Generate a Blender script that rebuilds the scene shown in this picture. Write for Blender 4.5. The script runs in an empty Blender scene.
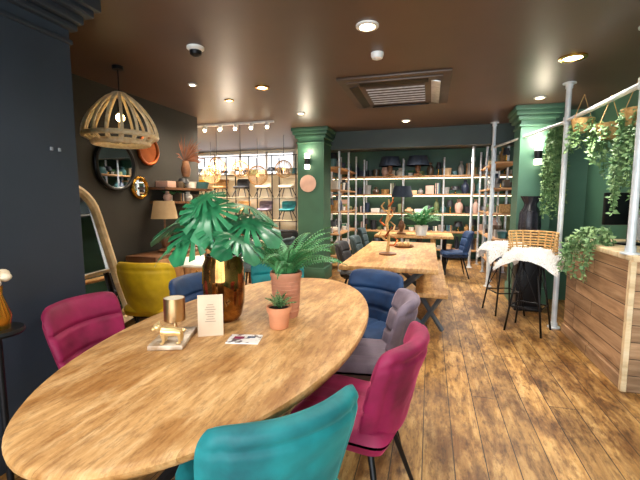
import bpy, bmesh, math, random
from mathutils import Vector, Matrix, noise
random.seed(7)
sc=bpy.context.scene
try:
    sc.view_settings.view_transform='Standard'
except Exception: pass
pi=math.pi
def lin(h):
    h=h.lstrip('#');o=[]
    for i in (0,2,4):
        c=int(h[i:i+2],16)/255
        o.append(c/12.92 if c<=.04045 else ((c+.055)/1.055)**2.4)
    return tuple(o)+(1,)
# ---------------- materials ----------------
def base(name):
    m=bpy.data.materials.new(name);m.use_nodes=True;nt=m.node_tree
    return m,nt,nt.nodes['Principled BSDF']
def setp(b,k,v):
    if k in b.inputs: b.inputs[k].default_value=v
def M(name,col,col2=None,rough=.5,metal=0,emit=None,es=0,trans=0,sheen=0,scale=6,bump=.0,bscale=60,stretch=(1,1,1),lo=.35,hi=.65,spec=None):
    m,nt,b=base(name)
    c1=lin(col) if isinstance(col,str) else col
    c2=lin(col2) if col2 else tuple(x*.8 for x in c1[:3])+(1,)
    tc=nt.nodes.new('ShaderNodeTexCoord');mp=nt.nodes.new('ShaderNodeMapping');mp.inputs['Scale'].default_value=stretch
    nt.links.new(tc.outputs['Object'],mp.inputs[0])
    n=nt.nodes.new('ShaderNodeTexNoise');n.inputs['Scale'].default_value=scale;n.inputs['Detail'].default_value=5
    nt.links.new(mp.outputs[0],n.inputs['Vector'])
    r=nt.nodes.new('ShaderNodeValToRGB');r.color_ramp.elements[0].position=lo;r.color_ramp.elements[1].position=hi
    r.color_ramp.elements[0].color=c2;r.color_ramp.elements[1].color=c1
    nt.links.new(n.outputs[0],r.inputs[0]);nt.links.new(r.outputs[0],b.inputs['Base Color'])
    b.inputs['Roughness'].default_value=rough;b.inputs['Metallic'].default_value=metal
    if spec is not None: setp(b,'Specular IOR Level',spec)
    if trans: setp(b,'Transmission Weight',trans)
    if sheen:
        setp(b,'Sheen Weight',sheen);setp(b,'Sheen Roughness',.3);setp(b,'Sheen Tint',tuple(min(1,x*1.4+.06) for x in c1[:3])+(1,))
    if emit:
        setp(b,'Emission Color',lin(emit));setp(b,'Emission Strength',es)
    if bump:
        n2=nt.nodes.new('ShaderNodeTexNoise');n2.inputs['Scale'].default_value=bscale;n2.inputs['Detail'].default_value=4
        nt.links.new(mp.outputs[0],n2.inputs['Vector'])
        bp=nt.nodes.new('ShaderNodeBump');bp.inputs['Strength'].default_value=bump;bp.inputs['Distance'].default_value=.01
        nt.links.new(n2.outputs[0],bp.inputs['Height']);nt.links.new(bp.outputs[0],b.inputs['Normal'])
    return m
def WOOD(name,cols,axes='yx',pw=0,pl=1.5,rough=.4,grain=14,mort='#1a0d06',tint=.45,bump=.25,worn=None,st=.09,bl=2.2,speck=0,msz=.003,dist=.6,spk=38):
    m,nt,b=base(name);N=nt.nodes.new;L=nt.links.new
    tc=N('ShaderNodeTexCoord');s=N('ShaderNodeSeparateXYZ');c=N('ShaderNodeCombineXYZ');L(tc.outputs['Object'],s.inputs[0])
    third=[a for a in 'xyz' if a not in axes][0]
    for i,a in enumerate(axes+third): L(s.outputs['xyz'.index(a)],c.inputs[i])
    mp=N('ShaderNodeMapping');mp.inputs['Scale'].default_value=(st,1,.5);L(c.outputs[0],mp.inputs[0])
    n=N('ShaderNodeTexNoise');n.inputs['Scale'].default_value=grain;n.inputs['Detail'].default_value=10;n.inputs['Distortion'].default_value=dist;n.inputs['Roughness'].default_value=.66
    r=N('ShaderNodeValToRGB');e=r.color_ramp.elements;e[0].position=.3;e[1].position=.68
    e[0].color=lin(cols[0]);e[1].color=lin(cols[2]);x=e.new(.48);x.color=lin(cols[1])
    out=r.outputs[0]
    def mul(a,bsock,fac=1):
        mx=N('ShaderNodeMix');mx.data_type='RGBA';mx.blend_type='MULTIPLY';mx.inputs[0].default_value=fac
        L(a,mx.inputs[6]);L(bsock,mx.inputs[7]);return mx.outputs[2]
    if pw:
        bk=N('ShaderNodeTexBrick');bk.offset=.37;bk.offset_frequency=3;bk.inputs['Scale'].default_value=1
        bk.inputs['Brick Width'].default_value=pl;bk.inputs['Row Height'].default_value=pw;bk.inputs['Mortar Size'].default_value=msz
        bk.inputs['Color1'].default_value=(.1,.1,.1,1);bk.inputs['Color2'].default_value=(1,1,1,1);bk.inputs['Mortar'].default_value=(.5,.5,.5,1)
        L(c.outputs[0],bk.inputs['Vector'])
        ad=N('ShaderNodeVectorMath');ad.operation='ADD';mu=N('ShaderNodeVectorMath');mu.operation='SCALE';mu.inputs['Scale'].default_value=7
        L(bk.outputs['Color'],mu.inputs[0]);L(mp.outputs[0],ad.inputs[0]);L(mu.outputs[0],ad.inputs[1]);L(ad.outputs[0],n.inputs['Vector'])
        mr=N('ShaderNodeMapRange');mr.inputs['To Min'].default_value=1-tint;mr.inputs['To Max'].default_value=1+tint*.35
        L(bk.outputs['Color'],mr.inputs['Value'])
        o1=mul(out,mr.outputs[0])
        m2=N('ShaderNodeMix');m2.data_type='RGBA';L(bk.outputs['Fac'],m2.inputs[0]);L(o1,m2.inputs[6]);m2.inputs[7].default_value=lin(mort)
        out=m2.outputs[2]
    else: L(mp.outputs[0],n.inputs['Vector'])
    L(n.outputs[0],r.inputs[0])
    mp3=N('ShaderNodeMapping');mp3.inputs['Scale'].default_value=(.45,1,1);L(c.outputs[0],mp3.inputs[0])
    n3=N('ShaderNodeTexNoise');n3.inputs['Scale'].default_value=bl;n3.inputs['Detail'].default_value=8;n3.inputs['Roughness'].default_value=.68;L(mp3.outputs[0],n3.inputs['Vector'])
    r3=N('ShaderNodeValToRGB');r3.color_ramp.elements[0].position=.4;r3.color_ramp.elements[1].position=.55
    r3.color_ramp.elements[0].color=lin(worn) if worn else (.72,.72,.72,1);r3.color_ramp.elements[1].color=(1,1,1,1)
    L(n3.outputs[0],r3.inputs[0]);out=mul(out,r3.outputs[0])
    if speck:
        mp4=N('ShaderNodeMapping');mp4.inputs['Scale'].default_value=(.3,1,1);L(c.outputs[0],mp4.inputs[0])
        n4=N('ShaderNodeTexNoise');n4.inputs['Scale'].default_value=spk;n4.inputs['Detail'].default_value=6;n4.inputs['Roughness'].default_value=.7;L(mp4.outputs[0],n4.inputs['Vector'])
        r4=N('ShaderNodeValToRGB');r4.color_ramp.elements[0].position=.36;r4.color_ramp.elements[1].position=.5
        r4.color_ramp.elements[0].color=(.35,.27,.2,1);r4.color_ramp.elements[1].color=(1,1,1,1);L(n4.outputs[0],r4.inputs[0]);out=mul(out,r4.outputs[0],speck)
    L(out,b.inputs['Base Color'])
    mr2=N('ShaderNodeMapRange');mr2.inputs['To Min'].default_value=rough-.12;mr2.inputs['To Max'].default_value=rough+.2;L(n3.outputs[0],mr2.inputs['Value']);L(mr2.outputs[0],b.inputs['Roughness'])
    bp=N('ShaderNodeBump');bp.inputs['Strength'].default_value=bump;bp.inputs['Distance'].default_value=.006
    L(n.outputs[0],bp.inputs['Height']);L(bp.outputs[0],b.inputs['Normal'])
    return m
floorm=WOOD('floor_planks',['#76522c','#b28446','#d2aa6e'],'yx',.17,2.3,rough=.4,grain=17,tint=.26,worn='#a8967e',bl=5,speck=.8,bump=.5,st=.16,mort='#3c2614',msz=.003,spk=34)
tablem=WOOD('mango_wood',['#b08048','#d0a064','#e2bc86'],'yx',.31,9,rough=.48,grain=30,mort='#b08850',tint=.1,bump=.15,st=.16,bl=6,worn='#d4c2a8',speck=.45,msz=.0012,dist=.2,spk=60)
counterm=WOOD('pallet_wood',['#7e5a3c','#b48c66','#d4ae86'],'yz',.13,1.1,rough=.6,grain=14,tint=.35)
counterm2=WOOD('pallet_wood_end',['#7e5a3c','#b48c66','#d4ae86'],'xz',.13,1.1,rough=.6,grain=14,tint=.35)
shelfw=WOOD('shelf_wood',['#8a6240','#b8885a','#d8aa76'],'xy',rough=.5)
palew=WOOD('pale_wood',['#c8a478','#e6cca0','#f4e0bc'],'xy',rough=.5)
lampw=M('bleached_bentwood','#f6e4c4','#e4c898',rough=.5,scale=30)
darkw=WOOD('walnut',['#4a2e1c','#724a2e','#906440'],'xy',rough=.45)
ceilm=M('ceiling_paint','#5c4638','#523e32',rough=.4,scale=1.2,bump=.04,bscale=6)
charcoal=M('charcoal_paint','#2c3540','#27303a',rough=.5,scale=2,bump=.06,bscale=90)
walld=M('dark_olive_paint','#37352f','#2f2c27',rough=.6,scale=2)
greenm=M('green_paint','#335c46','#2c503e',rough=.5,scale=2,bump=.05,bscale=90)
greend=M('dark_green_paint','#28362f','#202c28',rough=.5,scale=2)
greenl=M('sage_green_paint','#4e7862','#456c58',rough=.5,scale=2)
cream=M('cream_paint','#f4ead6','#e8dcc0',rough=.7,scale=2)
black=M('black_metal','#15161a','#101114',rough=.4,metal=.4)
steel=M('galvanised_steel','#d4d8dc','#b8bcc2',rough=.35,metal=.4,scale=20)
bluemet=M('blue_grey_metal','#66727e','#525c68',rough=.45,metal=.4)
white=M('white_plastic','#efeeea','#e2e0da',rough=.4)
chrome=M('mirror_glass','#e6eaec','#dfe4e6',rough=.02,metal=1)
brass=M('brass','#d9a94c','#c4923a',rough=.22,metal=1)
champ=M('champagne_metal','#e4c898',"#d4b080",rough=.28,metal=1)
copper=M('copper','#b8683c','#a0552c',rough=.3,metal=1)
bulb=M('bulb_glow','#fff0d0',emit='#ffdf9c',es=14)
amberg=M('amber_bulb_glow','#ffe0b0',emit='#ffc060',es=4)
frost=M('frosted_window_glass','#f4f6f6',emit='#f4f8ff',es=1.4)
spotglow=M('spot_glow','#fff6e6',emit='#fff0d2',es=9)
leafd=M('monstera_green','#368858','#1a5a38',rough=.32,scale=9)
leaff=M('fern_green','#62b06c','#38804e',rough=.5,scale=12)
leafi=M('ivy_green','#93b075','#56804e',rough=.55,scale=15)
stemm=M('stem_green','#3c6a34',rough=.5)
soil=M('potting_soil','#2a1c12',rough=.95,bump=.5)
terra=M('terracotta','#e09a70','#d08860',rough=.7,bump=.1)
pinkpot=M('pink_terracotta','#d29274','#be8060',rough=.75,bump=.2,bscale=40)
fur=M('sheepskin','#fbf8f4','#ece6de',rough=.95,scale=8)
rattan=M('rattan','#d8b074','#b48a50',rough=.6,scale=40)
def velvet(n,a,b): return M(n,a,b,rough=.65,sheen=.7,scale=4.5,bump=.15,bscale=18,lo=.36,hi=.64)
teal=velvet('teal_velvet','#108688','#04565c');mag=velvet('magenta_velvet','#a01850','#6a0830')
greyv=velvet('grey_velvet','#82737e','#5e5060');navy=velvet('navy_velvet','#1a3e68','#0c2446')
yel=velvet('mustard_velvet','#e4b810','#bc9208');dgr=velvet('dark_velvet','#33464a','#223438');blk=velvet('charcoal_velvet','#303034','#1e1e22')
# ---------------- builder ----------------
class B:
    def __init__(s,name):
        s.name=name;s.bm=bmesh.new();s.mats=[]
    def mi(s,m):
        if m not in s.mats: s.mats.append(m)
        return s.mats.index(m)
    def face(s,vs,m):
        try:
            f=s.bm.faces.new(vs);f.material_index=s.mi(m);f.smooth=True;return f
        except ValueError: return None
    def box(s,c,d,m,bev=0,rz=0,rx=0,ry=0):
        t=bmesh.new();bmesh.ops.create_cube(t,size=1)
        for v in t.verts: v.co=Vector((v.co.x*d[0],v.co.y*d[1],v.co.z*d[2]))
        if bev: bmesh.ops.bevel(t,geom=t.edges[:],offset=bev,segments=2,affect='EDGES',profile=.5)
        mt=Matrix.Translation(c)@Matrix.Rotation(rz,4,'Z')@Matrix.Rotation(ry,4,'Y')@Matrix.Rotation(rx,4,'X')
        s.merge(t,mt,m)
    def merge(s,t,mt,m):
        mp={}
        for v in t.verts: mp[v]=s.bm.verts.new(mt@v.co)
        for f in t.faces: s.face([mp[v] for v in f.verts],m)
        t.free()
    def ring(s,c,ax,ay,r,seg): return [s.bm.verts.new(c+ax*(r*math.cos(2*pi*i/seg))+ay*(r*math.sin(2*pi*i/seg))) for i in range(seg)]
    def tube(s,pts,r,m,seg=8,closed=False,cap=True):
        pts=[Vector(p) for p in pts];n=len(pts);rs=r if isinstance(r,(list,tuple)) else [r]*n
        rings=[];up=None
        for i,p in enumerate(pts):
            if closed: d=pts[(i+1)%n]-pts[i-1]
            else: d=pts[min(i+1,n-1)]-pts[max(i-1,0)]
            d.normalize()
            if up is None:
                up=Vector((0,0,1)) if abs(d.z)<.9 else Vector((1,0,0))
            ax=d.cross(up)
            if ax.length<1e-4: ax=d.cross(Vector((0,1,0)))
            ax.normalize();ay=d.cross(ax);up=-ay if (-ay).dot(up)>0 else ay
            rings.append(s.ring(p,ax,up,rs[i],seg))
        k=n if closed else n-1
        for i in range(k):
            a,b=rings[i],rings[(i+1)%n]
            for j in range(seg): s.face([a[j],a[(j+1)%seg],b[(j+1)%seg],b[j]],m)
        if cap and not closed: s.face(rings[0][::-1],m);s.face(rings[-1],m)
    def cyl(s,a,b,r,m,r2=None,seg=16): s.tube([a,b],[r,r if r2 is None else r2],m,seg)
    def lathe(s,prof,c,m,seg=24,sx=1,sy=1,rib=0,nr=0,a0=0):
        c=Vector(c);rings=[]
        for (r,z) in prof:
            rings.append([s.bm.verts.new(c+Vector((sx*r*(1+rib*math.cos(nr*2*pi*i/seg))*math.cos(a0+2*pi*i/seg),sy*r*(1+rib*math.cos(nr*2*pi*i/seg))*math.sin(a0+2*pi*i/seg),z))) for i in range(seg)])
        for a,b in zip(rings,rings[1:]):
            for j in range(seg): s.face([a[j],a[(j+1)%seg],b[(j+1)%seg],b[j]],m)
        if prof[0][0]>1e-3: s.face(rings[0][::-1],m)
        if prof[-1][0]>1e-3: s.face(rings[-1],m)
    def ball(s,c,r,m,seg=16,rings=10):
        t=bmesh.new();bmesh.ops.create_uvsphere(t,u_segments=seg,v_segments=rings,radius=1)
        if not isinstance(r,(tuple,list)): r=(r,r,r)
        s.merge(t,Matrix.Translation(c)@Matrix.Diagonal((r[0],r[1],r[2],1)),m)
    def torus(s,c,R,r,m,nrm=(0,0,1),seg=40,sr=8):
        n=Vector(nrm).normalized();a=n.orthogonal().normalized();b=n.cross(a);c=Vector(c)
        s.tube([c+a*R*math.cos(2*pi*i/seg)+b*R*math.sin(2*pi*i/seg) for i in range(seg)],r,m,sr,closed=True)
    def pillow(s,fn,m,nu=14,nv=14):
        for sd in (1,-1):
            g=[[s.bm.verts.new(Vector(fn(-1+2*i/nu,-1+2*j/nv,sd))) for j in range(nv+1)] for i in range(nu+1)]
            for i in range(nu):
                for j in range(nv):
                    q=[g[i][j],g[i+1][j],g[i+1][j+1],g[i][j+1]]
                    s.face(q if sd>0 else q[::-1],m)
    def done(s,loc=(0,0,0),rz=0,angle=.7,weld=True,bevel=0):
        if weld: bmesh.ops.remove_doubles(s.bm,verts=s.bm.verts[:],dist=1e-4)
        bmesh.ops.recalc_face_normals(s.bm,faces=s.bm.faces[:])
        me=bpy.data.meshes.new(s.name);s.bm.to_mesh(me);s.bm.free()
        for m in s.mats: me.materials.append(m)
        try: me.set_sharp_from_angle(angle=angle)
        except Exception: pass
        o=bpy.data.objects.new(s.name,me);o.location=loc;o.rotation_euler=(0,0,rz);bpy.context.collection.objects.link(o)
        return o
def simple_box(name,lo,hi,m,bev=0):
    b=B(name);c=[(lo[i]+hi[i])/2 for i in range(3)]
    b.box((0,0,0),[hi[i]-lo[i] for i in range(3)],m,bev);return b.done(c)
H=2.7
# ---------------- shell ----------------
simple_box('floor',(-6.6,-2.6,-.1),(3.2,10.1,0),floorm)
simple_box('ceiling',(-6.6,-2.6,H),(3.2,10.1,H+.1),ceilm)
simple_box('wall_back',(-2.9,10,0),(3.2,10.1,H),greenm)
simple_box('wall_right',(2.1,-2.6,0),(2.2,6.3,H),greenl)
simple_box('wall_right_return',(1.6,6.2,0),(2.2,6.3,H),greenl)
simple_box('wall_right_far',(2.6,6.3,0),(2.7,10,H),greenm)
simple_box('wall_left',(-3.6,-2.6,0),(-3.45,5.2,H),walld)
simple_box('wall_left_return',(-6.6,5.1,0),(-3.6,5.2,H),cream)
simple_box('wall_left_far',(-6.6,5.2,0),(-6.5,9,H),cream)
simple_box('wall_display',(-6.6,9,0),(-2.9,9.1,H),cream)
simple_box('wall_display_side',(-2.9,9,0),(-2.8,10,H),greenm)
b=B('window_1')
for x in (-3.4,-1.6,.2,2.05): b.box((x,-2.55,1.35),(.1,.12,2.7),black)
b.box((-.7,-2.55,.2),(5.5,.12,.4),black);b.box((-.7,-2.55,2.6),(5.5,.12,.2),black)
b.done()
b=B('window_2')
b.box((0,0,0),(2.9,.02,.5),frost)
for x in (-1.46,-.73,0,.73,1.46): b.box((x,-.02,0),(.05,.05,.56),white)
for z in (-.27,.27): b.box((0,-.02,z),(2.96,.05,.05),white)
b.done((-4.7,8.97,2.36))
simple_box('beam',(-2.3,6.98,2.38),(1.6,7.2,H),greend)
# pier
b=B('wall_pier')
b.box((-2.62,.2,1.35),(.94,3.44,2.7),charcoal)
for z,e,h in ((2.66,.13,.08),(2.6,.1,.05),(2.55,.06,.05),(2.5,.035,.04),(2.41,.015,.03)):
    b.box((-2.62,.2,z),(.94+2*e,3.44+2*e,h),charcoal,.008)
b.box((-2.62,.2,.1),(.98,3.48,.2),charcoal,.01)
b.box((-2.145,1.8,1.75),(.012,.012,.02),goods0:=M('switch_plate','#8a8e92'));b.box((-2.145,1.75,1.75),(.012,.012,.02),goods0)
b.done()
def column(name,x0,x1,y0,m,s=1):
    b=B(name);cx=(x0+x1)/2;w=x1-x0;cy=y0+w/2
    b.box((cx,cy,1.35),(w,w,2.7),m)
    for z,e,h in ((2.67,.09,.06),(2.61,.07,.06),(2.55,.04,.05),(2.45,.02,.03)):
        b.box((cx,cy,z),(w+2*e,w+2*e,h),m,.008)
    b.box((cx,cy,.12),(w+.05,w+.05,.24),m,.01)
    return b.done()
column('column_left',-2.27,-1.79,6.45,greenm)
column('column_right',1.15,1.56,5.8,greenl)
# ceiling fixtures
def downlight(x,y,r=.05,big=False):
    b=B('ceiling_downlight')
    b.lathe([(r*1.5,0),(r*1.5,-.012),(r*1.05,-.016),(r,-.004)],(0,0,0),white if big else brass,24)
    b.lathe([(r,-.006),(.001,-.006)],(0,0,0),spotglow,24);b.done((x,y,H))
for x,y,r,g in ((-.47,2.86,.055,1),(1.17,3.97,.075,0),(-1.83,4.03,.055,0),(-2.51,3.72,.03,1),(-2.46,4.42,.04,0),(1.25,5.35,.045,1),(1.17,6.15,.05,0),(-1.83,5.35,.04,1),(-.4,6.3,.05,1)): downlight(x,y,r,g)
b=B('smoke_detector');b.lathe([(.055,0),(.055,-.02),(.045,-.045),(.02,-.055),(.001,-.055)],(0,0,0),white,24);b.done((-.47,3.4,H))
b=B('ceiling_sensor');b.lathe([(.07,0),(.07,-.015),(.05,-.03)],(0,0,0),white,24);b.lathe([(.05,-.02),(.045,-.06),(.02,-.075),(.001,-.078)],(0,0,0),black,24);b.done((-1.89,2.86,H))
b=B('air_conditioning_cassette')
acm=M('ac_bronze','#544438','#483a30',rough=.4)
b.box((0,0,-.012),(1.14,1.3,.024),acm,.008);b.box((0,0,-.03),(.98,1.12,.02),acm,.006)
for i in range(15): b.box((0,-.36+i*.051,-.046),(.62,.012,.018),steel if i%2 else acm,0,0,.5)
for sx in (-1,1): b.box((sx*.42,0,-.045),(.1,.9,.012),steel if sx>0 else black,.003,0,0,sx*.25);b.box((0,sx*.5,-.045),(.7,.08,.012),black,.003,0,sx*.25)
b.done((-.4,4.61,H))
# ---------------- dining table ----------------
b=B('dining_table')
b.lathe([(.001,.76),(.3,.76),(.6,.76),(.975,.76),(.992,.757),(1,.748),(.998,.735),(.985,.718),(.96,.712),(.001,.712)],(0,0,0),tablem,96,.635,1.275)
for sy in (-.6,.6):
    b.box((0,sy,.70),(.7,.1,.03),black)
    for sx in (-1,1): b.tube([(sx*.3,sy,.69),(sx*-.02,sy,.36),(sx*-.32,sy,.02)],.028,black,6)
    b.box((0,sy,.012),(.75,.08,.024),black)
b.tube([(0,-.6,.36),(0,.6,.36)],.02,black,6)
b.done((-.955,1.935,0))
# ---------------- chairs ----------------
def chair(m,bx,by,fx,fy,name='dining_chair',w=.25,h=.45):
    l=math.hypot(fx,fy);fx/=l;fy/=l
    b=B(name)
    def back(u,V,s):
        v=(V+1)/2
        us=u*(1-.1*abs(V)**8);vs=(V*(1-.07*abs(u)**8)+1)/2
        ww=w*(.84+.2*math.sin(pi*.62*v))
        x=us*ww;z=.42+h*vs
        y=-.2-.11*vs**1.3+.085*u*u
        th=.045*(max(0,(1-abs(u)**6)*(1-abs(V)**8)))**.42
        if s>0:
            g=math.exp(-((v-.36)/.022)**2)+math.exp(-((v-.68)/.022)**2)
            th*=1-.45*g
        else: th*=1-.4*math.exp(-((abs(u)-.82)/.035)**2)-.3*math.exp(-((v-.86)/.03)**2)
        th+=(.006*noise.noise(Vector((x*9,v*4,bx*5+s)))+.004*noise.noise(Vector((x*22,v*10,by+s))))*(1-abs(u)**4)*(1-abs(V)**4)
        return (x,y+s*th,z)
    b.pillow(back,m,30,40)
    def seat(u,V,s):
        x=u*w*(1-.08*abs(V)**8)*(1-.06*(1-V)/2);y=.01+V*.24*(1-.08*abs(u)**8)
        th=.055*(max(0,(1-abs(u)**8)*(1-abs(V)**8)))**.4
        if s>0: th*=1-.25*(math.exp(-((u-.33)/.03)**2)+math.exp(-((u+.33)/.03)**2)); th+=.012*(u*u)
        return (x,y,.44+s*th)
    b.pillow(seat,m,26,20)
    b.box((0,0,.385),(.34,.34,.02),black)
    for sx in (-1,1):
        for sy in (-1,1): b.tube([(sx*.13,sy*.13,.385),(sx*.235,sy*.235,0)],[.016,.011],black,8)
        b.tube([(sx*.13,-.13,.385),(sx*.13,.13,.385)],.01,black,6)
    return b.done((bx+fx*.28,by+fy*.28,0),math.atan2(-fx,fy),angle=1.2)
chair(teal,-.34,.95,-.74,.67,w=.255)
chair(mag,-.05,1.65,-.97,.2)
chair(greyv,-.1,2.36,-.98,-.1)
chair(navy,-.38,3.12,-.42,-.9)
chair(mag,-2.02,1.72,1,.03)
chair(navy,-1.8,2.5,1,-.05)
chair(yel,-2.42,2.72,-.15,.98,'dining_chair',.27,.49)
chair(teal,-1.45,3.5,.35,-.93)
# ---------------- items on the table ----------------
T=.76
vasem=M('bronze_glass','#b07c40','#54341a',rough=.06,metal=.9,scale=9)
b=B('monstera_in_vase')
b.lathe([(.001,0),(.075,0),(.1,.03),(.114,.1),(.12,.22),(.115,.32),(.1,.36),(.103,.38),(.094,.38),(.092,.35),(.001,.34)],(0,0,0),vasem,20,rib=.02,nr=10)
def monstera(b,base,az,el,L,stem,m=leafd,roll=0,dn=-.3):
    d=Vector((math.cos(az)*math.cos(el),math.sin(az)*math.cos(el),math.sin(el)))
    tip=Vector(base)+d*stem
    mid=Vector(base)+d*stem*.5+Vector((0,0,.04))
    b.tube([base,mid,tip],[.006,.005,.004],stemm,6)
    h=Vector((math.cos(az),math.sin(az),0))
    X=(h+Vector((0,0,dn))).normalized();Y=Vector((0,0,1)).cross(X).normalized();Z=X.cross(Y)
    Y=(Y*math.cos(roll)+Z*math.sin(roll)).normalized();Z=X.cross(Y)
    tab=[(0,1),(30,.86),(60,.78),(90,.74),(120,.68),(150,.56),(168,.4),(180,.12)]
    def R(a):
        a=abs(a)
        for (p,q),(s_,t) in zip(tab,tab[1:]):
            if a<=s_: return q+(t-q)*(a-p)/(s_-p)
        return .12
    n=120;rings=[];K=6
    c=b.bm.verts.new(tip)
    for k in range(1,K+1):
        ring=[]
        for i in range(n):
            a=-180+360*i/n;rr=R(a)*k/K*L*.62;lim=R(a)*L*.62
            for q in (22,44,66,88,110,134):
                if abs(abs(a)-q)<3.1: lim*=.42
            r=min(rr,lim)
            x=r*math.cos(math.radians(a));y=r*math.sin(math.radians(a))
            z=-.55*x*x/L-.5*y*y/L+.1*abs(y)
            ring.append(b.bm.verts.new(tip+X*x+Y*y+Z*z))
        rings.append(ring)
    for i in range(n):
        b.face([c,rings[0][i],rings[0][(i+1)%n]],m)
        for k in range(K-1): b.face([rings[k][i],rings[k+1][i],rings[k+1][(i+1)%n],rings[k][(i+1)%n]],m)
for az,el,L,st,dn in ((200,.85,.34,.3,-.35),(165,.9,.33,.32,-.2),(100,1.0,.32,.28,-.2),(245,.9,.34,.24,-.8),(300,1.0,.34,.26,-.8),(350,.85,.34,.3,-.35),(40,.9,.34,.28,-.2),(195,1.2,.34,.34,-.4),(280,1.25,.34,.32,-.9),(20,1.2,.33,.34,-.3),(215,.55,.32,.26,-.5),(330,.6,.32,.28,-.4),(235,1.3,.3,.38,-.6)):
    monstera(b,(random.uniform(-.03,.03),random.uniform(-.03,.03),.34),math.radians(az),el,L,st,roll=random.uniform(-.35,.35),dn=dn)
b.done((-1.13,1.92,T),angle=1,weld=False)
def frond(b,base,az,L,el,m,droop=1.0,npin=22,wp=.055):
    pts=[];p=Vector(base);h=Vector((math.cos(az),math.sin(az),0));e=el
    for i in range(npin+1):
        pts.append(p.copy());p=p+(h*math.cos(e)+Vector((0,0,1))*math.sin(e))*(L/npin);e-=droop*1.6/npin
    b.tube(pts[::2],.0022,stemm,4)
    side=Vector((0,0,1)).cross(h).normalized()
    for i in range(2,npin+1):
        t=i/npin;w=wp*math.sin(pi*min(1,t*.85+.15))**.7*(1.05-t*.45)+.004
        d=(pts[i]-pts[i-1]).normalized()
        for sgn in (-1,1):
            a=pts[i-1];q=L/npin*.8
            tip=a+side*sgn*w+d*w*.45+Vector((0,0,-w*.25))
            m1=a+side*sgn*w*.5+d*(w*.2+q*.45)+Vector((0,0,.004));m2=a+side*sgn*w*.5+d*(w*.2-q*.4)+Vector((0,0,.004))
            b.face([b.bm.verts.new(x) for x in (a,m2,tip,m1)],m)
b=B('potted_fern')
b.lathe([(.001,0),(.068,0),(.074,.02),(.078,.06),(.088,.24),(.094,.245),(.094,.27),(.084,.27),(.082,.25),(.001,.245)],(0,0,0),pinkpot,48)
for i in range(9): b.torus((0,0,.04+i*.022),.077+.0008*i*1.4,.004,pinkpot,seg=32,sr=6)
b.lathe([(.08,.252),(.001,.256)],(0,0,0),soil,16)
for i in range(52):
    a=i*2.4+random.uniform(-.2,.2);L=random.uniform(.28,.44);frond(b,(.03*math.cos(a),.03*math.sin(a),.25),a,L,random.uniform(.75,1.5),leaff,random.uniform(.6,1.0),22,.05)
b.done((-.81,2.08,T),weld=False,angle=1)
b=B('potted_succulent')
b.lathe([(.001,0),(.046,0),(.05,.004),(.06,.09),(.067,.09),(.069,.12),(.06,.12),(.058,.105),(.001,.1)],(0,0,0),terra,32)
b.lathe([(.058,.108),(.001,.11)],(0,0,0),soil,16)
for i in range(16):
    a=i*2.4;e=.4+.9*(i/16);frond(b,(0,0,.11),a,random.uniform(.08,.13),e+.2,leafi,.4,7,.024)
b.done((-.77,1.87,T),weld=False,angle=1)
b=B('table_sign_card')
card=M('kraft_card','#dcc4a8','#d0b69a',rough=.8);txt=M('print_ink','#a08c7a',rough=.8)
b.box((0,0,.105),(.125,.004,.21),card,0,0,-.12);b.box((0,.03,.09),(.12,.004,.19),card,0,0,.22)
for i in range(8): b.box((0,-.0045+(.15-i*.012-.105)*.12,.16-i*.012),(.03+.03*((i*37)%5)/5,.001,.003),txt,0,0,-.12)
b.done((-1.06,1.66,T),math.radians(28))
b=B('gold_candle_holder')
marb=M('marble','#d8c9b4','#a88c6c',rough=.25,scale=14)
b.box((0,0,.012),(.16,.27,.022),marb,.004,0)
b.lathe([(.001,.024),(.046,.024),(.048,.03),(.012,.036),(.01,.07),(.044,.08),(.052,.085),(.052,.2),(.049,.2),(.049,.1),(.001,.1)],(-.01,.06,0),champ,32)
b.lathe([(.049,.1),(.049,.198)],(-.01,.06,0),cream,32)
b.lathe([(.001,.19),(.047,.19)],(-.01,.06,0),cream,24)
b.done((-1.2,1.55,T),math.radians(20))
gold=M('gold_leaf','#f0d8a4','#dcb878',rough=.35,metal=.6)
b=B('bulldog_figurine')
b.tube([(-.045,0,.045),(-.02,0,.05),(.015,0,.05),(.035,0,.055)],[.016,.02,.022,.02],gold,12)
for x,y in ((-.04,-.014),(-.04,.014),(.026,-.017),(.026,.017)):
    b.tube([(x,y,.045),(x-.004,y*1.1,.022),(x,y*1.15,.004)],[.011,.007,.006],gold,8);b.ball((x+.004,y*1.15,.005),(.009,.006,.005),gold,8,6)
b.ball((.052,0,.07),(.018,.017,.017),gold);b.ball((.067,0,.063),(.01,.013,.009),gold)
for y in (-.012,.012): b.tube([(.05,y,.082),(.048,y*1.3,.095)],[.006,.001],gold,6)
b.tube([(-.058,0,.05),(-.068,0,.06)],[.004,.002],gold,6)
o=b.done((-1.15,1.46,T+.024),math.radians(200));o.scale=(1.1,1.1,1.1)
b=B('magazine')
pap=M('magazine_paper','#e8e4e0','#6a5a58',rough=.35,scale=30,lo=.42,hi=.5)
b.box((0,0,.003),(.16,.115,.006),white,.001);b.box((0,0,.0065),(.158,.113,.001),pap)
b.box((-.03,.01,.0075),(.05,.03,.0008),mag);b.box((.03,.02,.0075),(.04,.02,.0008),navy)
b.done((-.865,1.65,T),math.radians(12))
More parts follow.
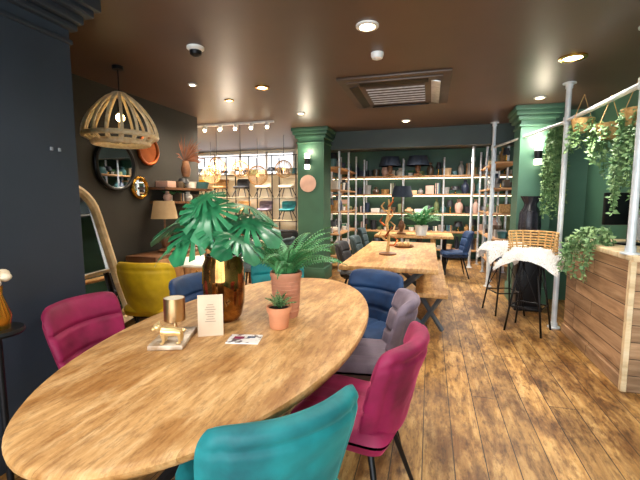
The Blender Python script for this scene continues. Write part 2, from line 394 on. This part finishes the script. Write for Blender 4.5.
# ---------------- second table, bench ----------------
def xlegs(b,x0,x1,y,h,m,r=.025):
    b.tube([(x0,y,h),(x1,y,.01)],r,m,4);b.tube([(x1,y,h),(x0,y,.01)],r,m,4)
b=B('dining_table')
b.box((0,0,.735),(1.02,2.5,.05),tablem,.006)
for y in (-.85,.85): xlegs(b,-.4,.4,y,.71,bluemet,.035)
b.done((-.41,5.15,0))
b=B('bench')
b.box((0,0,.44),(.34,2.3,.045),tablem,.006)
for y in (-.95,.95): xlegs(b,-.13,.13,y,.42,bluemet,.026)
b.done((.04,5.25,0))
b=B('wooden_sculpture')
b.lathe([(.001,0),(.11,0),(.11,.02),(.03,.035),(.001,.035)],(0,0,0),darkw,24)
b.tube([(0,0,.02),(.01,0,.2),(-.02,0,.4),(.015,0,.6),(0,0,.7)],[.022,.018,.02,.015,.01],rattan,8)
for k in range(9):
    z=.12+k*.062;a=k*2.2;r=.13-.006*k
    b.tube([(0,0,z),(r*.6*math.cos(a),r*.6*math.sin(a),z+.0),(r*math.cos(a+.5),r*math.sin(a+.5),z+.06),(r*.7*math.cos(a+1),r*.7*math.sin(a+1),z+.11)],[.014,.013,.011,.006],rattan if k%2 else copper,7)
b.done((-.5,4.85,.76))
b=B('decorative_tray');b.lathe([(.001,0),(.13,0),(.15,.03),(.14,.03),(.125,.01),(.001,.01)],(0,0,0),darkw,32)
for i in range(5): b.ball((.06*math.cos(i*1.3),.06*math.sin(i*1.3),.04),.035,rattan,10,8)
b.done((-.36,5.7,.76))
for x,y,fx,fy,m in ((-1.22,5.2,1,0,blk),(-1.2,6.1,1,0,dgr)): chair(m,x,y,fx,fy)
b=B('dining_table');b.box((0,0,.735),(1.5,.9,.05),tablem,.006)
for x in (-.6,.6):
    for y in (-.35,.35): b.tube([(x,y,.71),(x,y,0)],.03,black,4)
b.done((-.3,8.0,0))
b=B('potted_fern');b.lathe([(.001,0),(.1,0),(.13,.2),(.12,.2),(.001,.18)],(0,0,0),white,24)
for i in range(40): frond(b,(0,0,.18),i*2.4,random.uniform(.4,.6),random.uniform(.8,1.5),leaff,.8,14,.1)
b.done((-.15,7.7,.76),weld=False,angle=1)
for x,y,fx,fy,m in ((-1.4,7.9,1,0,dgr),(.75,7.6,-1,-.1,navy)): chair(m,x,y,fx,fy)
# ---------------- back shelving ----------------
goods=[M('ceramic_white','#e8e2d8',rough=.4),M('basket_brown','#b08850','#7a5830',rough=.8,scale=50),M('teal_glaze','#3c6a6c',rough=.3),M('smoked_glass','#5a4a3c',rough=.2),M('grey_stone','#9a9894',rough=.7),M('book_black','#24262c',rough=.5),M('blush','#d0aa98',rough=.6),M('olive','#6a7448',rough=.6),M('linen_cloth','#d8ccb8',rough=.8),M('kraft_box','#d0b088',rough=.8),M('navy_glaze','#28344c',rough=.4)]
def goods_row(b,x0,x1,y,z,hmax,axis='x'):
    x=x0+.05
    while x<x1-.08:
        w=random.uniform(.05,.12);h=random.uniform(.12,hmax);m=random.choice(goods);k=random.random()
        cx=x+w
        c=(cx,y+random.uniform(-.04,.04),z) if axis=='x' else (y+random.uniform(-.04,.04),cx,z)
        if k<.22: b.lathe([(.001,0),(w*.6,0),(w*.95,h*.35),(w*.8,h*.65),(w*.35,h*.8),(w*.45,h),(.001,h)],c,m,12)
        elif k<.45: b.lathe([(.001,0),(w*.8,0),(w,h*.7),(w*.9,h*.7),(.001,h*.66)],c,m,14)
        elif k<.6:
            for q in range(5): b.box((c[0]+(q-2)*w*.35 if axis=='x' else c[0],c[1] if axis=='x' else c[1]+(q-2)*w*.35,z+h*.4),(w*.3 if axis=='x' else .15,.15 if axis=='x' else w*.3,h*.8),random.choice(goods))
        elif k<.78: b.box((c[0],c[1],z+h*.3),(w*1.8,w*1.7,h*.6),m,.006)
        elif k<.88:
            b.lathe([(.001,0),(w*.5,0),(w*.6,.08),(.001,.08)],c,goods[0],12)
            for i in range(7): frond(b,(c[0],c[1],z+.07),i*.9,.18,.9,leaff,.9,6,.05)
        else:
            b.lathe([(.001,0),(w*.7,0),(w*.2,.02),(.012,.05),(.012,h*.5)],c,brass,12);b.lathe([(w*1.1,h*.45),(w*.75,h*.9),(w*.74,h*.9),(w*1.08,h*.45)],c,goods[5],16)
        x+=w*2+random.uniform(.0,.04)
b=B('shelving_unit')
levels=(.25,.68,1.12,1.58,2.02)
for x in (-2.55,-1.6,-.65,.3,1.25,2.15):
    for y in (9.55,9.92): b.cyl((x,y,0),(x,y,2.45),.02,steel,seg=10)
for z in levels: b.box((-.2,9.74,z),(4.8,.42,.035),shelfw,.004)
b.done()
b=B('shelf_goods')
for z in levels: goods_row(b,-2.55,2.1,9.72,z+.018,.38)
b.done(weld=False)
ledm=M('warm_led_strip','#ffe0a8',emit='#ffe6c0',es=7)
b=B('shelf_light_strip')
for z in levels[1:]: b.box((-.2,9.9,z-.03),(4.6,.02,.012),ledm)
b.done()
def side_unit(x,y0,y1,lv):
    b=B('shelving_unit')
    n=3
    for i in range(n):
        y=y0+(y1-y0)*i/(n-1)
        for dx in (-.19,.19): b.cyl((x+dx,y,0),(x+dx,y,2.5),.022,steel,seg=10);b.lathe([(.045,0),(.045,.012),(.001,.012)],(x+dx,y,0),steel,12)
    for z in lv: b.box((x,(y0+y1)/2,z),(.4,y1-y0+.1,.03),shelfw,.004)
    b.done()
    b=B('shelf_goods')
    for z in lv: goods_row(b,y0,y1,x,z+.016,.34,'y')
    b.done(weld=False)
side_unit(-1.95,7.5,9.3,(.3,.75,1.2,1.65,2.1))
side_unit(1.25,7.3,9.2,(.3,.75,1.2,1.65,2.1))
def drumlamp(x,y,z,m,R=.16,h=.5,name='table_lamp'):
    b=B(name)
    b.lathe([(.001,0),(.09,0),(.1,.02),(.03,.05),(.055,.12),(.07,.18),(.04,.25),(.012,.28),(.012,h-.12)],(0,0,0),darkw,20)
    b.lathe([(R,h-.2),(R*.75,h+.02),(R*.74,h+.02),(R*.99,h-.2)],(0,0,0),m,28);b.done((x,y,z))
bshade=M('navy_shade','#2a3444',rough=.8);cshade=M('linen_shade','#a08868','#8c7454',rough=.8,emit='#e8b070',es=.15)
drumlamp(-.55,7.95,.76,bshade,.22,.95);drumlamp(-.95,9.4,2.04,bshade,.27,.42);drumlamp(-.3,9.4,2.04,bshade,.27,.42)
# ---------------- posts and rails ----------------
white2=M('painted_steel_pipe','#dde3e6','#c4ccd0',rough=.35,metal=.1)
def post(x,y,z0,z1):
    b=B('scaffold_post');b.cyl((0,0,z0),(0,0,z1),.028,white2,seg=16)
    b.lathe([(.065,0),(.065,.012),(.036,.014),(.036,.06),(.001,.06)],(0,0,z0),white2,20)
    b.lathe([(.065,0),(.065,-.012),(.036,-.014),(.036,-.06),(.001,-.06)],(0,0,z1),white2,20)
    for z in (2.3,): b.lathe([(.001,-.04),(.038,-.04),(.038,.04),(.001,.04)],(0,0,z),white2,16)
    b.done((x,y,0))
post(.97,6.85,0,H);post(1.4,4.8,0,H);post(1.48,3.42,1.04,H);post(.85,8.7,0,H)
b=B('hanging_rail');b.cyl((1.4,4.83,2.3),(1.5,3.0,2.3),.022,white2);b.done()
b=B('hanging_rail');b.cyl((.97,6.85,2.3),(1.4,4.83,2.3),.018,white2);b.done()
# ---------------- counter ----------------
b=B('shop_counter')
b.box((1.71,4.0,.5),(.5,1.36,1.0),counterm);b.box((1.755,4.0,1.02),(.63,1.46,.04),palew,.004)
b.box((1.77,3.30,.5),(.6,.03,1.0),counterm2)
b.box((1.455,3.305,.5),(.04,.04,1.0),palew)
b.box((1.455,4.0,.05),(.03,1.36,.1),counterm)
b.done()
b=B('computer_monitor')
b.box((0,0,.33),(.5,.035,.3),black,.01);b.box((0,-.019,.335),(.47,.002,.27),M('screen_glass','#2c3138',rough=.1));b.cyl((0,.03,.02),(0,.03,.25),.025,black);b.box((0,.03,.01),(.24,.18,.015),black,.004)
b.done((1.78,4.2,1.04),math.radians(200))
b=B('till_screen');b.box((0,0,.2),(.3,.03,.26),goods[4],.008,0,-.3);b.box((0,.02,.03),(.15,.15,.06),black,.01);b.done((1.78,3.72,1.04),math.radians(-20))
def ivy(name,loc,strands,L,spread,pot=True,dens=34,leaf=.022,bias=(0,0)):
    b=B(name)
    if pot:
        b.lathe([(.001,-.02),(.07,-.02),(.1,.1),(.105,.11),(.095,.11),(.001,.09)],(0,0,0),rattan,20)
    for i in range(strands):
        a=random.uniform(0,2*pi);r=.08
        p=Vector((r*math.cos(a)*.6,r*math.sin(a)*.6,.1));ln=L*random.uniform(.35,1);n=int(dens*ln)+4
        pts=[p.copy()];o=Vector((math.cos(a)*spread*random.uniform(.3,1)+bias[0],math.sin(a)*spread*random.uniform(.3,1)+bias[1],0))
        for k in range(n):
            t=k/n
            step=Vector((o.x*(.9-t)*2/n+random.uniform(-.006,.006),o.y*(.9-t)*2/n+random.uniform(-.006,.006),(.06 if t<.12 else -ln*1.05)/n))
            p=p+step;pts.append(p.copy())
            for q in range(3):
                d=Vector((random.uniform(-1,1),random.uniform(-1,1),random.uniform(-1,.3))).normalized();u=d.orthogonal().normalized()
                s=leaf*random.uniform(.7,1.3)
                b.face([b.bm.verts.new(x) for x in (p,p+d*s+u*s*.55,p+d*s*2,p+d*s-u*s*.55)],leafi)
        b.tube(pts[::3] if len(pts)>6 else pts,.0025,stemm,4)
    if pot:
        for s in (-.08,.08): b.tube([(s,0,.1),(0,0,.35)],.003,rattan,4)
    b.done(loc,weld=False,angle=1)
ivy('hanging_plant',(1.44,5.25,2.2),44,1.2,.09,False)
ivy('hanging_plant',(1.45,4.5,2.15),14,.35,.14)
ivy('hanging_plant',(1.48,3.95,2.0),22,.5,.14)
ivy('hanging_plant',(1.53,3.62,2.05),30,.95,.12)
ivy('trailing_ivy',(1.5,4.05,1.08),26,.55,.22,False,bias=(-.1,0))
# ---------------- bar stools ----------------
def stool(x,y,rz,back,hs=.12):
    b=B('bar_stool')
    for a in (45,135,225,315):
        a=math.radians(a);c,s=math.cos(a),math.sin(a)
        b.tube([(.12*c,.12*s,.7+hs),(.26*c,.26*s,0)],.011,black,8)
        b.tube([(.12*c,.12*s,.7+hs),(-.22*s,.22*c,.28)],.005,black,5)
    b.tube([(.21*math.cos(math.radians(q)),.21*math.sin(math.radians(q)),.28) for q in (45,135,225,315)],.009,black,6,closed=True)
    b.lathe([(.001,.69+hs),(.19,.69+hs),(.21,.71+hs),(.2,.73+hs),(.001,.73+hs)],(0,0,0),rattan,28)
    if back:
        for i in range(9): b.tube([(.24*math.cos(math.radians(q)),.22*math.sin(math.radians(q)),.73+hs+.031*i) for q in range(-10,191,12)],.011,rattan,6)
        for q in range(-10,191,20): b.tube([(.2*math.cos(math.radians(q)),.19*math.sin(math.radians(q)),.7+hs),(.24*math.cos(math.radians(q)),.225*math.sin(math.radians(q)),.98+hs)],.008,rattan,6)
    def skin(u,v):
        r=math.hypot(u,v);x=.28*u*(1+.1*math.sin(5*v));y=.25*v*(1+.12*math.sin(4*u+1))
        z=.765+hs-max(0,r-.7)**1.3*.34+.02*noise.noise(Vector((u*3,v*3,x)))
        return Vector((x,y,z))
    n=16;g=[[b.bm.verts.new(skin(-1+2*i/n,-1+2*j/n)) for j in range(n+1)] for i in range(n+1)]
    for i in range(n):
        for j in range(n): b.face([g[i][j],g[i+1][j],g[i+1][j+1],g[i][j+1]],fur)
    for k in range(7000):
        p=skin(random.uniform(-1,1),random.uniform(-1,1));d=Vector((p.x*1.2+random.uniform(-.6,.6),p.y*1.2+random.uniform(-.6,.6),random.uniform(.3,1.2))).normalized();o=d.orthogonal().normalized()*.007;q2=d.cross(o.normalized())*.006
        v=[b.bm.verts.new(p-o),b.bm.verts.new(p+o),b.bm.verts.new(p+q2),b.bm.verts.new(p+d*random.uniform(.02,.045))]
        b.face([v[0],v[1],v[3]],fur);b.face([v[1],v[2],v[3]],fur);b.face([v[2],v[0],v[3]],fur)
    b.done((x,y,0),rz,angle=3,weld=False)
stool(.95,5.3,.3,False);stool(1.09,4.62,-.5,True)
b=B('black_urn')
um=M('black_ceramic','#2a2a36','#181820',rough=.35)
b.lathe([(.001,0),(.09,0),(.11,.04),(.13,.2),(.12,.38),(.08,.46),(.07,.5),(.1,.56),(.12,.6),(.1,.6),(.001,.5)],(0,0,0),um,24,rib=.06,nr=12)
for i in range(8): b.torus((0,0,.06+i*.05),.125-.0012*abs(i-3)*3,.006,um,seg=24,sr=5)
b.done((1.27,5.58,.9))
b=B('plinth');b.box((0,0,.45),(.3,.3,.9),black,.01);b.box((0,0,.89),(.32,.32,.02),black,.004);b.box((0,0,.03),(.33,.33,.06),black,.004);b.done((1.27,5.58,0))
def sconce(x,y,z):
    b=B('wall_sconce');b.box((0,-.01,0),(.06,.02,.12),black);b.lathe([(.001,-.13),(.045,-.13),(.045,-.05)],(0,-.07,0),spotglow,20);b.lathe([(.048,-.06),(.048,.05),(.001,.05)],(0,-.07,0),black,20);b.lathe([(.045,.05),(.045,.13),(.001,.13)],(0,-.07,0),spotglow,20);b.done((x,y,z))
sconce(1.36,5.8,2.05);sconce(-2.07,6.45,2.12)
b=B('woven_wall_hanging');b.lathe([(.001,-.0),(.14,0),(.15,.012),(.13,.02),(.001,.03)],(0,0,0),goods[6],20)
o=b.done((-2.07,6.43,1.74));o.rotation_euler=(pi/2,0,0)
# ---------------- left side ----------------
b=B('arch_floor_mirror')
pts=[(-.36,0,.03)]+[(-.36,0,z) for z in (.4,.8,1.15)]+[(-.36*math.cos(t),0,1.2+.36*math.sin(t)) for t in [pi*i/16 for i in range(1,16)]]+[(.36,0,z) for z in (1.15,.8,.4,.03)]
b.tube(pts,.045,palew,8,closed=True)
b.face([b.bm.verts.new(p) for p in pts],chrome)
mt=Matrix.Rotation(math.radians(10),4,'X')@Matrix.Rotation(math.radians(-8),4,'Y')@Matrix.Rotation(math.radians(90),4,'Z')
for v in b.bm.verts: v.co=mt@v.co
lo=min(v.co.z for v in b.bm.verts)
b.done((-3.17,3.02,-lo))
def rmirror(y,z,r,m):
    b=B('round_wall_mirror');b.torus((0,0,0),r,.022,m,(1,0,0),40)
    n=40;b.face([b.bm.verts.new((.0,r*math.cos(2*pi*i/n),r*math.sin(2*pi*i/n))) for i in range(n)],chrome if m is not copper else copper);b.done((-3.42,y,z))
rmirror(3.55,1.84,.27,black);rmirror(4.08,2.07,.17,copper);rmirror(3.9,1.6,.12,brass)
b=B('dried_palm_leaves')
rust=M('rust_leaf','#8c5030','#64381f',rough=.8)
for k in range(46):
    a=math.radians(random.uniform(5,175));L=random.uniform(.22,.42);out=random.uniform(.03,.16)
    d=Vector((0,math.cos(a),math.sin(a)));e=Vector((0,-math.sin(a),math.cos(a)))*.009
    o0=Vector((.04,0,0));md=d*L*.6+Vector((.04+out*.5,0,0));tp=d*L+Vector((.04+out,0,-.06*abs(math.cos(a))))
    b.face([b.bm.verts.new(v) for v in (o0,md+e,tp,md-e)],rust)
b.lathe([(.001,-.22),(.05,-.22),(.07,-.12),(.04,0),(.001,0)],(.06,0,0),darkw,16)
b.done((-3.42,4.75,2.0),weld=False)
b=B('display_shelf')
for z in (1.42,1.6): b.box((0,0,z-1.6),(.24,1.1,.03),darkw)
b.done((-3.33,4.65,1.6))
b=B('shelf_goods');goods_row(b,-.5,.5,0,1.435-1.6,.14,'y');goods_row(b,-.5,.5,0,.015,.15,'y');b.done((-3.33,4.65,1.6),weld=False)
b=B('sideboard')
b.box((0,0,.5),(.42,1.5,.6),darkw,.006)
for i in range(3): b.box((.215,-.49+i*.49,.5),(.015,.46,.52),shelfw,.004);b.ball((.23,-.49+i*.49,.5),.015,brass,8,6)
for sx in (-.17,.17):
    for sy in (-.68,.68): b.cyl((sx,sy,.2),(sx,sy,0),.022,black,.015)
b.done((-3.2,4.35,0))
drumlamp(-3.2,4.05,.8,cshade,.16,.62);drumlamp(-3.2,4.6,.8,M('grey_shade','#8a8478',rough=.8),.13,.45)
b=B('sofa')
sof=M('blue_weave','#5c7c94','#8aa4b4',rough=.9,scale=60)
b.box((0,0,.28),(.8,1.7,.26),greyv,.04);b.box((-.34,0,.55),(.2,1.7,.5),greyv,.06)
for s in (-1,1): b.box((0,s*.8,.42),(.8,.16,.42),greyv,.05)
for i,(mm) in enumerate((sof,cream,sof,goods[1])):
    def cu(u,v,s,i=i): return (-.14+.08*((v+1)/2)*-1+s*.06*((1-u**4)*(1-v**4))**.5,-.6+i*.4+u*.2,.6+v*.2)
    b.pillow(cu,mm,10,10)
for sx in (-.33,.33):
    for sy in (-.75,.75): b.cyl((sx,sy,.16),(sx,sy,0),.02,black)
b.done((-3.95,6.35,0))
b=B('round_table')
b.lathe([(.001,.73),(.4,.73),(.42,.745),(.41,.76),(.001,.76)],(0,0,0),white,40);b.cyl((0,0,.02),(0,0,.73),.035,black);b.lathe([(.001,0),(.24,0),(.24,.015),(.04,.03)],(0,0,0),black,28)
b.done((-2.45,3.85,0))
b=B('dining_table');b.box((0,0,.735),(.8,.85,.04),palew,.006)
for sx in (-.34,.34):
    for sy in (-.36,.36): b.tube([(sx,sy,.72),(sx*1.05,sy*1.05,0)],.022,darkw,6)
b.done((-2.65,5.6,0))
chair(sof,-2.6,4.95,0,1);chair(dgr,-2.1,5.6,-1,0)
def pendant(x,y,z,R,light=True):
    b=B('pendant_lamp')
    def pr(t):
        zz=.25-.46*t;return R*(.16+.84*math.sin(min(1,t*1.15)*pi/2)**.8 if t<.85 else .98-.25*(t-.85)/.15),zz*R/.33
    n=16
    for i in range(n):
        a=2*pi*i/n;b.tube([(pr(k/12)[0]*math.cos(a),pr(k/12)[0]*math.sin(a),pr(k/12)[1]) for k in range(13)],.014,lampw,6)
    for t,rr in ((0,.016),(.86,.024),(1,.026)): b.torus((0,0,pr(t)[1]),pr(t)[0],rr,lampw)
    b.torus((0,0,.25*R/.33),R*.16,.012,lampw)
    for q in (0,pi/2): b.tube([(R*.16*math.cos(q),R*.16*math.sin(q),.25*R/.33),(-R*.16*math.cos(q),-R*.16*math.sin(q),.25*R/.33)],.006,lampw,6)
    b.cyl((0,0,.08),(0,0,H-z),.005,black,seg=6);b.cyl((0,0,.08),(0,0,.2),.02,black,seg=10)
    b.lathe([(.001,0),(.05,0),(.05,-.03),(.001,-.035)],(0,0,H-z),black,16)
    b.ball((0,0,.03),.04,bulb);b.done((x,y,z))
pendant(-2.86,3.05,2.2,.325)
def globe(x,y,z,R=.15,m=brass,n=8):
    b=B('pendant_lamp')
    for i in range(n):
        a=pi*i/n;b.torus((0,0,0),R,.004,m,(math.cos(a),math.sin(a),0),24,5)
    b.torus((0,0,0),R,.004,m,seg=24,sr=5);b.ball((0,0,0),.03,amberg);b.cyl((0,0,R),(0,0,H-z),.004,black,seg=6);b.done((x,y,z))
globe(-3.55,5.9,2.03);globe(-3.1,5.9,1.97,.14,rattan,10);globe(-3.4,7.2,1.95,.2,rattan,16);globe(-4.6,7.4,2.0,.2,rattan,16);globe(-2.75,7.0,2.05,.17,rattan,12)
b=B('track_light')
b.box((0,0,-.02),(1.6,.04,.03),white)
for i in range(6):
    x=-.7+i*.28;b.cyl((x,0,-.03),(x,-.03,-.1),.03,white,.035,seg=12);b.ball((x,-.035,-.105),.028,spotglow,10,8)
b.done((-3.2,5.7,H))
b=B('display_rack')
for x in (-6.0,-5.4,-4.8,-4.2,-3.6,-3.0):
    for y in (8.4,8.85): b.box((x,y,1.25),(.02,.02,2.5),black)
for z in (.35,.95,1.5,2.05,2.49):
    b.box((-4.5,8.4,z),(3.05,.02,.02),black)
    if z<2.4:
        for k in range(6): b.box((-4.5,8.44+k*.075,z+.01),(3.0,.05,.012),palew)
b.done()
cols=[yel,cream,greyv,goods[1],cream,teal,blk,rattan]
k=0
for z in (.97,1.52):
    for x in (-5.7,-5.1,-4.5,-3.9,-3.3):
        m=cols[(k*3+1)%8];k+=1
        o=chair(m,x,8.9,0,-1,'display_chair',.22,.4);o.location=(x,8.6,z);o.scale=(.8,.62,.56)
b=B('shelf_goods');
for z in (2.06,.36): goods_row(b,-6,-3.05,8.6,z+.01,.24)
b.done(weld=False)
b=B('dining_table');b.box((0,0,.735),(1.8,.9,.05),darkw,.006)
for x in (-.75,.75): b.box((x,0,.36),(.06,.7,.7),black)
b.done((-2.9,7.6,0))
for x,fy in ((-3.4,1),(-2.75,1)): chair(blk,x,7.0,0,fy)
b=B('flower_vase')
b.lathe([(.001,0),(.05,0),(.06,.06),(.03,.16),(.035,.2),(.001,.2)],(0,0,0),brass,20)
pet=M('petal_white','#f4ead8','#e0cfb0',rough=.6)
for i in range(8):
    a=i*2.4;r=.05*math.sqrt(i/8)+.01;p=Vector((r*math.cos(a),r*math.sin(a),.22+random.uniform(-.02,.05)));b.tube([(0,0,.18),p],.002,stemm,4);b.ball(p,(.03,.03,.022),pet,10,6)
b.done((-1.9,1.22,.86))
b=B('pedestal_stand');b.lathe([(.001,.835),(.1,.835),(.105,.845),(.1,.86),(.001,.86)],(0,0,0),black,24);b.cyl((0,0,.02),(0,0,.84),.015,black);b.lathe([(.001,0),(.1,0),(.1,.015),(.02,.03)],(0,0,0),black,24);b.done((-1.9,1.22,0))
# ---------------- lights ----------------
def L(kind,name,loc,e,col,size=.05,rot=None,**k):
    d=bpy.data.lights.new(name,kind);d.energy=e;d.color=col
    if kind in('POINT','SPOT'): d.shadow_soft_size=size
    for a,v in k.items(): setattr(d,a,v)
    o=bpy.data.objects.new(name,d);o.location=loc
    if rot: o.rotation_euler=rot
    bpy.context.collection.objects.link(o);return o
warm=(1,.84,.64);neu=(1,.94,.86)
for i,(x,y,e,c) in enumerate(((-.47,2.86,125,neu),(1.17,3.97,140,neu),(-1.83,4.03,130,warm),(1.1,5.5,150,neu),(-1.4,5.35,170,warm),(-.4,6.3,190,neu),(-.6,8.4,400,neu),(.5,8.6,320,neu),(-4.6,7.2,560,neu),(-3.2,5.6,230,warm),(-2.9,4.5,140,warm),(.2,1.2,90,neu),(-1.4,.8,90,neu),(1.0,2.4,110,neu),(-3.7,7.9,460,neu),(-5.3,8.0,460,neu))):
    L('SPOT','ceiling_spot_and_fill_light',(x,y,H-.06),e,c,.2,spot_size=2.7,spot_blend=1)  # some are added fill lamps with no fitting, brightening left wall and display wall
L('POINT','pendant_bulb_light',(-2.86,3.05,2.24),170,(1,.66,.34),.015)
L('POINT','wall_lamp_light',(1.36,5.68,2.25),10,warm,.04);L('POINT','wall_lamp_light',(-2.07,6.3,2.3),10,warm,.04)
L('POINT','globe_bulb_light',(-3.3,5.9,2.0),25,warm,.05)
p=L('AREA','window_portal',(-.7,-2.5,1.45),1,(1,1,1),rot=(pi/2,0,0));p.data.shape='RECTANGLE';p.data.size=5.4;p.data.size_y=2.2
try: p.data.cycles.is_portal=True
except Exception: p.data.energy=1
w=bpy.data.worlds.new('daylight');sc.world=w;w.use_nodes=True
bg=w.node_tree.nodes['Background'];bg.inputs[0].default_value=(.9,.95,1,1);bg.inputs[1].default_value=11
# ---------------- camera ----------------
cam=bpy.data.cameras.new('camera');cam.lens=380/640*36;cam.sensor_width=36;cam.clip_start=.05
co=bpy.data.objects.new('camera',cam);co.location=(0,0,1.45)
co.rotation_euler=Vector((-.2755,.956,-.1045)).to_track_quat('-Z','Y').to_euler()
bpy.context.collection.objects.link(co);sc.camera=co
